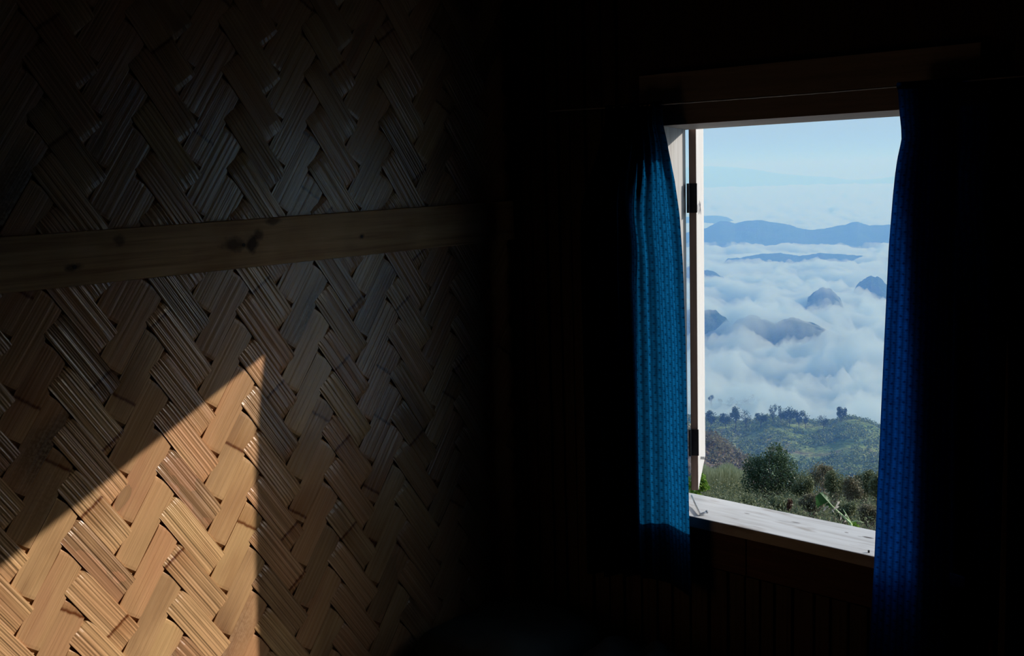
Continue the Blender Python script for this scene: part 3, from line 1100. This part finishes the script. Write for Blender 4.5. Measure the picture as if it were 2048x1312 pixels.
# ------------------------------------------------------------------ fog sea and haze
az_f = np.concatenate([np.linspace(AZ0 - 0.95, AZ0 - half, 24)[:-1], np.linspace(AZ0 - half, AZ0 + half, 190), np.linspace(AZ0 + half, AZ0 + 0.95, 24)[1:]])
r_f = np.unique(np.concatenate([np.linspace(705, 2400, 230), np.geomspace(2410, 5200, 60), np.geomspace(5300, 21000, 36)]))
A2, R2, X2, Y2 = polar_grid(az_f, r_f)
FOG = -207.0
H = (billow(X2 / 95, Y2 / 95, 5, 41, 0.55) - 0.56) * 80 + (fbm(X2 / 300, Y2 / 300, 3, 77) - 0.5) * 50
amp = np.interp(R2, [700, 1300, 2000, 3200, 6000, 20000], [1.5, 1.4, 0.9, 0.5, 0.5, 0.6])
ZF = FOG + H * amp
left = np.clip((A2 - az_of(1640)) / 0.05, -1.0, 1.0)
ZF = ZF + np.interp(R2, [700, 800, 950, 1150], [4, 12, 6, 0])
ZF = ZF + np.interp(R2, [1300, 1700, 2000, 2400], [0, 6, 6, 0])
GR = height(R2, A2, X2, Y2)
veil = (fbm(X2 / 60, Y2 / 60, 4, 63) - np.interp(R2, [700, 930, 1600, 1720, 2150, 2300], [0.62, 0.36, 0.32, 0.56, 0.60, 0.5])) * np.interp(R2, [700, 900, 2000, 2400], [20, 60, 60, 0])
ZF = np.where(R2 < 2350, np.maximum(ZF, GR + veil), ZF)
ZF = np.maximum(ZF, -262)
q = MB()
nr, na = ZF.shape
top = np.stack([X2, Y2, ZF], axis=-1).reshape(-1, 3)
bot = np.stack([X2, Y2, np.full_like(ZF, -300.0)], axis=-1).reshape(-1, 3)
fc = grid_faces(nr, na)
n0 = nr * na
faces = [tuple(f) for f in fc] + [tuple(n0 + i for i in f[::-1]) for f in fc]
ring = list(range(na)) + [r_ * na + na - 1 for r_ in range(1, nr)] + [(nr - 1) * na + c for c in range(na - 2, -1, -1)] + [r_ * na for r_ in range(nr - 2, 0, -1)]
for a, c in zip(ring, ring[1:] + ring[:1]):
    faces.append((c, a, a + n0, c + n0))
q.add(np.concatenate([top, bot]), faces)
tag(q.build('fog', M['fog'], smooth=True), 'white sea of fog filling the valley below the mountains', 'fog', kind='stuff')

q = MB()
q.box((-21000, 130, -420), (9000, 26000, 110))
tag(q.build('haze', M['haze']), 'thin blue haze in the air over the whole valley', 'haze', kind='stuff')

# ------------------------------------------------------------------ vegetation
def ground_z(px, d):
    a = az_of(px, 950)
    x = np.array(EYE[0] - math.sin(a) * d)
    y = np.array(EYE[1] + math.cos(a) * d)
    return float(height(np.array(float(d)), np.array(a), x, y))


def ground_pt(px, d):
    a = az_of(px, 950)
    return np.array([EYE[0] - math.sin(a) * d, EYE[1] + math.cos(a) * d, ground_z(px, d)])


def leaf_quads(lumps, n, size, rs, aspect=0.5, droop=0.3, shell=0.45):
    """n diamond leaves spread in ellipsoid lumps [(centre, (rx, ry, rz), weight)]"""
    w = np.array([l[2] for l in lumps], float)
    pick = rs.choice(len(lumps), n, p=w / w.sum())
    C_ = np.array([l[0] for l in lumps])[pick]
    R_ = np.array([l[1] for l in lumps])[pick]
    d = rs.normal(size=(n, 3))
    d /= np.linalg.norm(d, axis=1)[:, None]
    rad = shell + (1 - shell) * rs.random(n) ** 0.6
    rad *= 0.86 + 0.28 * rs.random(n)
    P = C_ + d * R_ * rad[:, None]
    ax = d * 0.7 + rs.normal(size=(n, 3)) * 0.8 + np.array([0, 0, -droop])
    ax /= np.linalg.norm(ax, axis=1)[:, None]
    up = rs.normal(size=(n, 3)) * 0.7 + np.array([0, 0, 1.0])
    sd = np.cross(ax, up)
    sd /= np.linalg.norm(sd, axis=1)[:, None] + 1e-9
    s = size * (0.6 + 0.8 * rs.random(n))[:, None]
    a = P - ax * s * 0.5
    b_ = P + sd * s * aspect * 0.5
    c = P + ax * s * 0.5
    e = P - sd * s * aspect * 0.5
    return np.stack([a, b_, c, e], axis=1)


def branch(mbuf, p, q, r0, r1, rs, wig=0.08, n=5, sides=5):
    p, q = np.array(p, float), np.array(q, float)
    ln = np.linalg.norm(q - p)
    pts = []
    for i in range(n):
        t = i / (n - 1)
        w = (rs.random(3) - 0.5) * wig * ln * math.sin(math.pi * t)
        pts.append(p + (q - p) * t + w + np.array([0, 0, 0.06 * ln * math.sin(math.pi * t)]))
    mbuf.tube(pts, [r0 + (r1 - r0) * i / (n - 1) for i in range(n)], sides)
    return pts


def make_plant(name, label, cat, base, lumps, n_leaf, leaf_size, leaf_mat, bark, seed, trunk_r=0.08, n_br=14, group=None, shell=0.45, stems=1, aspect=0.5,
               fork=0.45, twigs=0):
    rs = np.random.default_rng(seed)
    root = empty(name, base)
    tag(root, label, cat, group)
    base = np.array(base)
    q = MB()
    q.quads(leaf_quads(lumps, n_leaf, leaf_size, rs, aspect=aspect, shell=shell) - base)
    q.build('crown', leaf_mat, root)
    q = MB()
    cen = np.average([l[0] for l in lumps], axis=0, weights=[l[2] for l in lumps])
    for s in range(stems):
        off = (rs.random(3) - 0.5) * np.array([1, 1, 0]) * (0.0 if stems == 1 else 0.5) * max(lumps[0][1])
        start = off + np.array([0, 0, -0.3])
        tip = (cen - base) * fork + off * 1.6
        tp = branch(q, start, tip, trunk_r, trunk_r * 0.6, rs, 0.06, 6, 7)
        for k in range(max(1, n_br // stems)):
            l = lumps[rs.integers(len(lumps))]
            d = rs.normal(size=3)
            d /= np.linalg.norm(d)
            e = l[0] + d * np.array(l[1]) * 0.75 - base
            st = tp[int(rs.integers(2, len(tp)))]
            bp = branch(q, st, e, trunk_r * 0.45, trunk_r * 0.10, rs, 0.16, 5, 5)
            for m_ in range(twigs):
                st2 = bp[int(rs.integers(1, 4))]
                d2 = rs.normal(size=3)
                branch(q, st2, st2 + d2 / np.linalg.norm(d2) * max(l[1]) * 0.6, trunk_r * 0.16, trunk_r * 0.05, rs, 0.2, 4, 4)
    q.build('trunk', bark, root, smooth=True)
    return root


def lump(px, py, d, rpx, rpy, w=1.0, depth=1.0):
    s = d / FPX * 1.03
    return (at(px, py, d), (rpx * s, rpx * s * depth, rpy * s), w)


# big dark tree in front of the ridge
make_plant('broadleaf_tree', 'dark green round-crowned tree standing just below the window, taller than the scrub', 'tree', ground_pt(1530, 80),
           [lump(1540, 945, 80, 46, 36, 3), lump(1552, 908, 80, 24, 22, 1), lump(1512, 935, 80, 27, 26, 1.2), lump(1572, 938, 80, 24, 26, 1), lump(1503, 965, 80, 22, 26, .8),
            lump(1568, 975, 80, 22, 24, .8), lump(1530, 985, 80, 30, 26, .7), lump(1590, 962, 80, 14, 18, .4)],
           10500, 0.15, M['leaf_dark'], M['bark_grey'], 5, 0.10, 30, shell=0.3, twigs=3)

SCRUB = [  # (px, py_top, distance, half width px, height px, label, leaf, dense)
    (1607, 938, 74, 22, 62, 'olive scrub bush just right of the big dark tree', 'leaf_scrub', 2600),
    (1640, 921, 78, 26, 60, 'sparse reddish-brown scrub tree, tallest of the scrub right of the big tree', 'leaf_brown', 2000),
    (1672, 938, 72, 25, 64, 'green-topped scrub bush behind the banana leaf', 'leaf_scrub', 2600),
    (1705, 948, 68, 22, 62, 'grey-green scrub bush right above the banana stem', 'leaf_brown', 2200),
    (1728, 938, 71, 22, 66, 'dense olive scrub bush second from the right curtain', 'leaf_scrub', 2600),
    (1756, 937, 69, 20, 70, 'green scrub bush beside the right curtain', 'leaf_scrub', 2600),
    (1625, 985, 60, 26, 40, 'low twiggy scrub below the reddish scrub tree', 'leaf_brown', 1700),
    (1690, 1000, 57, 26, 42, 'low twiggy scrub around the banana stem', 'leaf_scrub', 1700),
    (1738, 1005, 56, 25, 45, 'low twiggy scrub above the right end of the sill', 'leaf_brown', 1800),
    (1558, 990, 62, 20, 34, 'low twiggy scrub at the foot of the big dark tree', 'leaf_scrub', 1300),
    (1495, 985, 70, 20, 34, 'low grey-green scrub left of the big tree trunk', 'leaf_scrub', 1300),
]
for k, (px, pt, d, hw, hp, lab, lf, n) in enumerate(SCRUB):
    rs = np.random.default_rng(100 + k)
    lumps = [lump(px, pt + hp * 0.5, d, hw * 0.95, hp * 0.45, 2)]
    for s in range(4):
        lumps.append(lump(px + (rs.random() - 0.5) * hw * 1.5, pt + hp * (0.18 + 0.5 * rs.random()), d + rs.random() - 0.5, hw * 0.45, hp * 0.2, 0.8))
    make_plant('scrub_bush', lab, 'bush', ground_pt(px, d), lumps, int(n * 1.7), 0.115, M[lf], M['bark_grey'], 200 + k, 0.05, 24, 'scrub below the window', shell=0.25, stems=3, fork=0.6, twigs=4)

make_plant('leafy_bush', 'bright yellow-green leafy bush at the bottom of the shutter', 'bush', ground_pt(1388, 34),
           [lump(1392, 965, 34, 17, 17, 2), lump(1402, 958, 34, 11, 12, 1), lump(1407, 972, 34, 12, 9, 1), lump(1385, 985, 34, 20, 16, 1)], 620, 0.13, M['leaf_bright'], M['bark_dark'], 31, 0.03, 10, shell=0.2, aspect=0.55)

# brown dead clump
make_plant('dead_fern', 'dark reddish-brown dead clump among the scrub right of the big tree trunk', 'dead plant', ground_pt(1580, 58),
           [lump(1580, 1006, 58, 6, 9, 1), lump(1578, 1016, 58, 5, 6, 1)], 420, 0.12, M['dead_leaf'], M['bark_dark'], 33, 0.035, 4, shell=0.1, aspect=0.3)

# banana plant, its leaf snapped over
BD = 26.0
bn = empty('banana_plant', ground_pt(1706, BD))
tag(bn, 'broken banana plant with one folded green leaf just outside the sill', 'banana plant')
bo = np.array(bn.location)
tip, mid, foot = at(1640, 985, BD), at(1668, 1016, BD), at(1702, 1048, BD - 0.1)
q = MB()
q.tube([np.array([0, 0, -0.2]), (foot - bo) * np.array([0.6, 0.6, 0.62]), foot - bo], [0.07, 0.05, 0.032], 9)
q.tube([foot - bo, at(1688, 1034, BD) - bo, mid - bo, at(1655, 1002, BD) - bo, tip - bo], [0.030, 0.026, 0.016, 0.010, 0.003], 8)
q.build('stem', M['banana_rib'], bn, smooth=True)
q = MB()
cols_ = 15
rsb = np.random.default_rng(12)
for side, reach, (t0, t1) in ((-1, 0.26, (0.0, 0.62)), (1, 0.07, (0.05, 0.8)), (-1, 0.14, (0.62, 0.9))):
    ptsr = []
    for i in range(cols_):
        t = t0 + (t1 - t0) * i / (cols_ - 1)
        c = tip + (mid - tip) * t
        w = reach * math.sin(math.pi * min(1, 0.1 + 0.9 * i / (cols_ - 1))) ** 0.7 * (0.8 + 0.4 * rsb.random())
        out_ = (CR * side * 0.55 - np.array([0, 0, 1.0]) * (0.85 if side < 0 else 0.1)) if side < 0 else (CR * 0.8 + np.array([0, 0, 0.55]))
        m2 = c + out_ * w * 0.5 + CF * 0.03
        e2 = c + out_ * w + CF * 0.10
        ptsr.append((c, m2, e2))
    vs = [p_ - bo for trip in ptsr for p_ in trip]
    fs = []
    for i in range(cols_ - 1):
        fs += [(i * 3, i * 3 + 1, i * 3 + 4, i * 3 + 3), (i * 3 + 1, i * 3 + 2, i * 3 + 5, i * 3 + 4)]
    q.add(vs, fs)
q.build('leaf_blade', M['banana'], bn, smooth=True)
q = MB()
for (px, py, ln, dx, dy) in ((1672, 1012, 1, 8, -9), (1668, 1018, 1, 11, -5), (1664, 1020, 1, 5, 9), (1657, 1013, 1, -8, 5), (1676, 1022, 1, 4, 12), (1683, 1030, 1, -3, 12), (1690, 1030, 1, 6, 9), (1652, 1016, 1, -6, 6), (1695, 1038, 1, -7, 7)):
    p_, r_ = at(px, py, BD - 0.05), at(px + dx, py + dy, BD + 0.05)
    mdl = (p_ + r_) / 2 + np.array([0, 0, 0.02])
    q.add(np.array([p_ + CU * 0.018, p_ - CU * 0.018, mdl - CU * 0.03 + CR * 0.02, mdl + CU * 0.03, r_]) - bo, [(0, 1, 2, 3), (3, 2, 4)])
o = q.build('dry_leaf', M['dry_leaf'], bn)
o['label'] = 'pale dry curled leaf shreds'
q = MB()
q.tube([at(1700, 1044, BD) - bo, at(1714, 1042, BD) - bo, at(1727, 1045, BD) - bo], [0.012, 0.010, 0.006], 6)
q.tube([at(1703, 1048, BD) - bo, at(1693, 1030, BD) - bo, at(1686, 1018, BD + 0.1) - bo], [0.02, 0.012, 0.004], 6)
q.build('leaf_stalk', M['banana_rib'], bn, smooth=True)

make_plant('leafy_bush', 'small yellow-green plant at the foot of the broken banana stem', 'bush', ground_pt(1708, 27), [lump(1706, 1051, 27, 10, 6, 1), lump(1712, 1056, 27, 9, 6, 1)], 130, 0.08, M['leaf_bright'], M['bark_dark'], 37, 0.02, 4, shell=0.1)

# tall pale grass on the left knoll
rs = np.random.default_rng(55)
q = MB()
blades = []
for _ in range(9000):
    px = 1395 + 96 * rs.random()
    t = rs.random()
    d = 92 + 22 * rs.random()
    topy = 934 + 46 * t ** 1.2 + 5 * math.sin(px / 9.0) + max(0, (px - 1450) * 0.12)
    p = at(px, topy, d)
    lean = (rs.random(3) - 0.5) * 1.1
    w = np.array([CR[0], CR[1], 0]) * 0.028
    hgt = 0.45 + 0.5 * rs.random()
    foot_ = p - np.array([0, 0, hgt]) + lean * 0.4
    tip_ = p + lean * 0.5
    m_ = (foot_ + tip_) / 2 - lean * 0.12
    blades.append([foot_ - w, foot_ + w, m_ + w, m_ - w])
    blades.append([m_ - w, m_ + w, tip_ + w * 0.3, tip_ - w * 0.3])
q.quads(blades)
tag(q.build('tall_grass', M['grass']), 'pale tall grass on the slope left of the big dark tree', 'grass', kind='stuff')

# undergrowth on the near slope, so that no bare soil shows between the bushes
rs = np.random.default_rng(66)
q = MB()
lumps = []
for _ in range(520):
    px = 900 + 1100 * rs.random() if _ >= 240 else 1380 + 430 * rs.random()
    d = 46 + 62 * rs.random()
    g = ground_pt(px, d)
    lumps.append((g + np.array([0, 0, 0.7]), (1.6, 1.6, 1.1), 1.0))
q.quads(leaf_quads(lumps, 85000, 0.14, rs, shell=0.2))
tag(q.build('undergrowth', M['leaf_scrub']), 'tangled grey-green undergrowth between the bushes below the window', 'undergrowth', kind='stuff')

# scrub cover on the middle ridge
rs = np.random.default_rng(77)
q = MB()


def cover(px0, px1, d0, d1, n, size, thr, material, name, label):
    pxs = px0 + (px1 - px0) * rs.random(n)
    ds = d0 + (d1 - d0) * rs.random(n)
    azs = np.array([az_of(p_, 880) for p_ in pxs])
    gx, gy = EYE[0] - np.sin(azs) * ds, EYE[1] + np.cos(azs) * ds
    gz = height(ds, azs, gx, gy)
    dens = fbm(gx / 40, gy / 40, 3, 91)
    ok = dens > thr + 0.25 * rs.random(n)
    big = 0.7 + 1.4 * rs.random(n) ** 2.5
    lumps = [(np.array([gx[i], gy[i], gz[i] + 0.4 * big[i] * size]), (big[i] * size, big[i] * size, 0.9 * big[i] * size), big[i] ** 2) for i in range(n) if ok[i]]
    b_ = MB()
    b_.quads(leaf_quads(lumps, len(lumps) * 16, 0.8 * size, rs, aspect=0.8, shell=0.35))
    tag(b_.build(name, material), label, 'scrub', kind='stuff')


cover(1000, 2000, 455, 705, 10400, 1.15, 0.26, M['ridge_scrub'], 'ridge_scrub', 'bushy scrub covering the middle ridge under its trees')
cover(1000, 1600, 285, 345, 2300, 0.8, 0.36, M['leaf_brown'], 'dry_brush', 'dry brown brush on the spur beside the shutter')

RIDGE_TREES = [  # (px, py_top, py_base, half width px, distance, dense leaves, label)
    (1471, 810, 848, 10, 642, 900, 'tall dark tree on the ridge, left of the sparse forked one'),
    (1493, 820, 849, 9, 645, 300, 'sparse forked tree on the ridge, right of the tall dark one'),
    (1521, 825, 846, 10, 642, 700, 'bushy tree left of the taller cluster on the ridge'),
    (1546, 808, 842, 8, 648, 330, 'thin open-crowned tree at the left end of the ridge cluster'),
    (1562, 813, 842, 6, 650, 260, 'slim tree second in the ridge cluster'),
    (1579, 812, 846, 13, 646, 1300, 'widest dense tree of the ridge cluster'),
    (1598, 822, 849, 5, 645, 500, 'narrow dark tree right of the widest ridge tree'),
    (1611, 823, 850, 8, 648, 380, 'pale open tree at the right end of the ridge cluster'),
    (1646, 831, 857, 10, 645, 380, 'low sparse dark tree in the dip of the ridge'),
    (1682, 814, 842, 8, 646, 800, 'lone tree on the grassy knoll near the right curtain'),
    (1422, 822, 850, 13, 640, 1000, 'bushy tree on the ridge closest to the shutter'),
    (1452, 826, 852, 11, 640, 900, 'low round tree between the shutter and the tall dark ridge tree'),
    (1420, 860, 893, 9, 500, 500, 'brownish tree lower on the slope beside the shutter'),
    (1423, 788, 806, 5, 880, 350, 'misty conical tree behind the ridge beside the shutter'),
    (1440, 795, 808, 4, 880, 160, 'small misty tree behind the ridge, right of the conical one'),
    (1466, 792, 812, 11, 890, 260, 'faint misty tree behind the ridge left of the largest misty one'),
    (1495, 788, 812, 13, 890, 320, 'largest faint tree in the mist behind the ridge'),
    (1522, 794, 814, 8, 890, 180, 'rightmost faint tree in the mist behind the ridge'),
]
for k, (px, pt, pb, hw, d, n, lab) in enumerate(RIDGE_TREES):
    rs = np.random.default_rng(300 + k)
    hp = pb - pt
    gb = ground_pt(px, d)
    bpt = at(px, pb, d)
    bpt[2] = min(bpt[2], gb[2] + 0.2)
    lumps = [lump(px, pt + hp * 0.44, d, hw * 0.95, hp * 0.42, 2)]
    for s in range(5 if n > 250 else 3):
        lumps.append(lump(px + (rs.random() - 0.5) * hw * 2.0, pt + hp * (0.12 + 0.6 * rs.random()), d, hw * 0.5, hp * 0.2, 0.9))
    make_plant('ridge_tree', lab, 'tree', bpt, lumps, int(n * 1.3), 0.8 if n > 450 else 0.7, M['ridge_leaf'], M['bark_dark'], 400 + k, 0.20, 12, 'trees on the misty ridge', shell=0.2, fork=0.55)

# ------------------------------------------------------------------ light
SUN_DIR = Vector((-0.755, -1.0, -0.536)).normalized()
sd_ = bpy.data.lights.new('sun', 'SUN')
sd_.energy = 3.9
sd_.color = (1.0, 0.955, 0.89)
sd_.angle = math.radians(0.53)
sun = bpy.data.objects.new('sun', sd_)
sun.rotation_euler = SUN_DIR.to_track_quat('-Z', 'Y').to_euler()
sun.location = (8, 12, 9)
COL.objects.link(sun)

w = bpy.data.worlds.new('sky')
SC.world = w
w.use_nodes = True
nt = w.node_tree
nt.nodes.clear()
out = nt.nodes.new('ShaderNodeOutputWorld')
tc = N(nt, 'TexCoord')
sp = N(nt, 'SeparateXYZ')
L(nt, tc.outputs['Generated'], sp.inputs[0])
r = ramp(nt, [(0.0, (0.30, 0.38, 0.45)), (0.495, (0.42, 0.60, 0.72)), (0.503, (0.47, 0.70, 0.83)), (0.525, (0.56, 0.77, 0.86)), (0.60, (0.52, 0.74, 0.88)), (1.0, (0.26, 0.46, 0.80))])
L(nt, math_node(nt, 'MULTIPLY_ADD', sp.outputs[2], 0.5), r.inputs[0])
r.inputs[0].links[0].from_node.inputs[2].default_value = 0.5
# bright aureole of hazy air round the sun
dp = N(nt, 'VectorMath', operation='DOT_PRODUCT')
L(nt, tc.outputs['Generated'], dp.inputs[0])
dp.inputs[1].default_value = tuple(-SUN_DIR)
au = math_node(nt, 'POWER', math_node(nt, 'MAXIMUM', dp.outputs['Value'], 0.0), 10.0)
upm = math_node(nt, 'MULTIPLY', math_node(nt, 'SUBTRACT', sp.outputs[2], 0.02), 9.0, True)
au2 = math_node(nt, 'POWER', math_node(nt, 'MAXIMUM', dp.outputs['Value'], 0.0), 45.0)
au = math_node(nt, 'ADD', math_node(nt, 'MULTIPLY', au, 0.8), math_node(nt, 'MULTIPLY', au2, 7.0))
au = math_node(nt, 'MULTIPLY', au, upm)
aur = mixc(nt, 1.0, (1.0, 0.97, 0.92), (1, 1, 1), 'MULTIPLY')
sc_ = N(nt, 'VectorMath', operation='SCALE')
L(nt, aur, sc_.inputs[0])
L(nt, au, sc_.inputs['Scale'])
sm = N(nt, 'VectorMath', operation='ADD')
L(nt, r.outputs[0], sm.inputs[0])
L(nt, sc_.outputs[0], sm.inputs[1])
bg = N(nt, 'Background', Strength=0.74)
L(nt, sm.outputs[0], bg.inputs['Color'])
L(nt, bg.outputs[0], out.inputs['Surface'])

# ------------------------------------------------------------------ colour and light-path settings
vs_ = SC.view_settings
vs_.view_transform = 'Standard'
vs_.look = 'None'
vs_.exposure = 0.0
vs_.gamma = 1.0
vs_.use_curve_mapping = False
cy = SC.cycles
cy.use_denoising = True
cy.max_bounces = 10
cy.diffuse_bounces = 4
cy.volume_bounces = 3
cy.transparent_max_bounces = 8
cy.caustics_reflective = False
cy.caustics_refractive = False
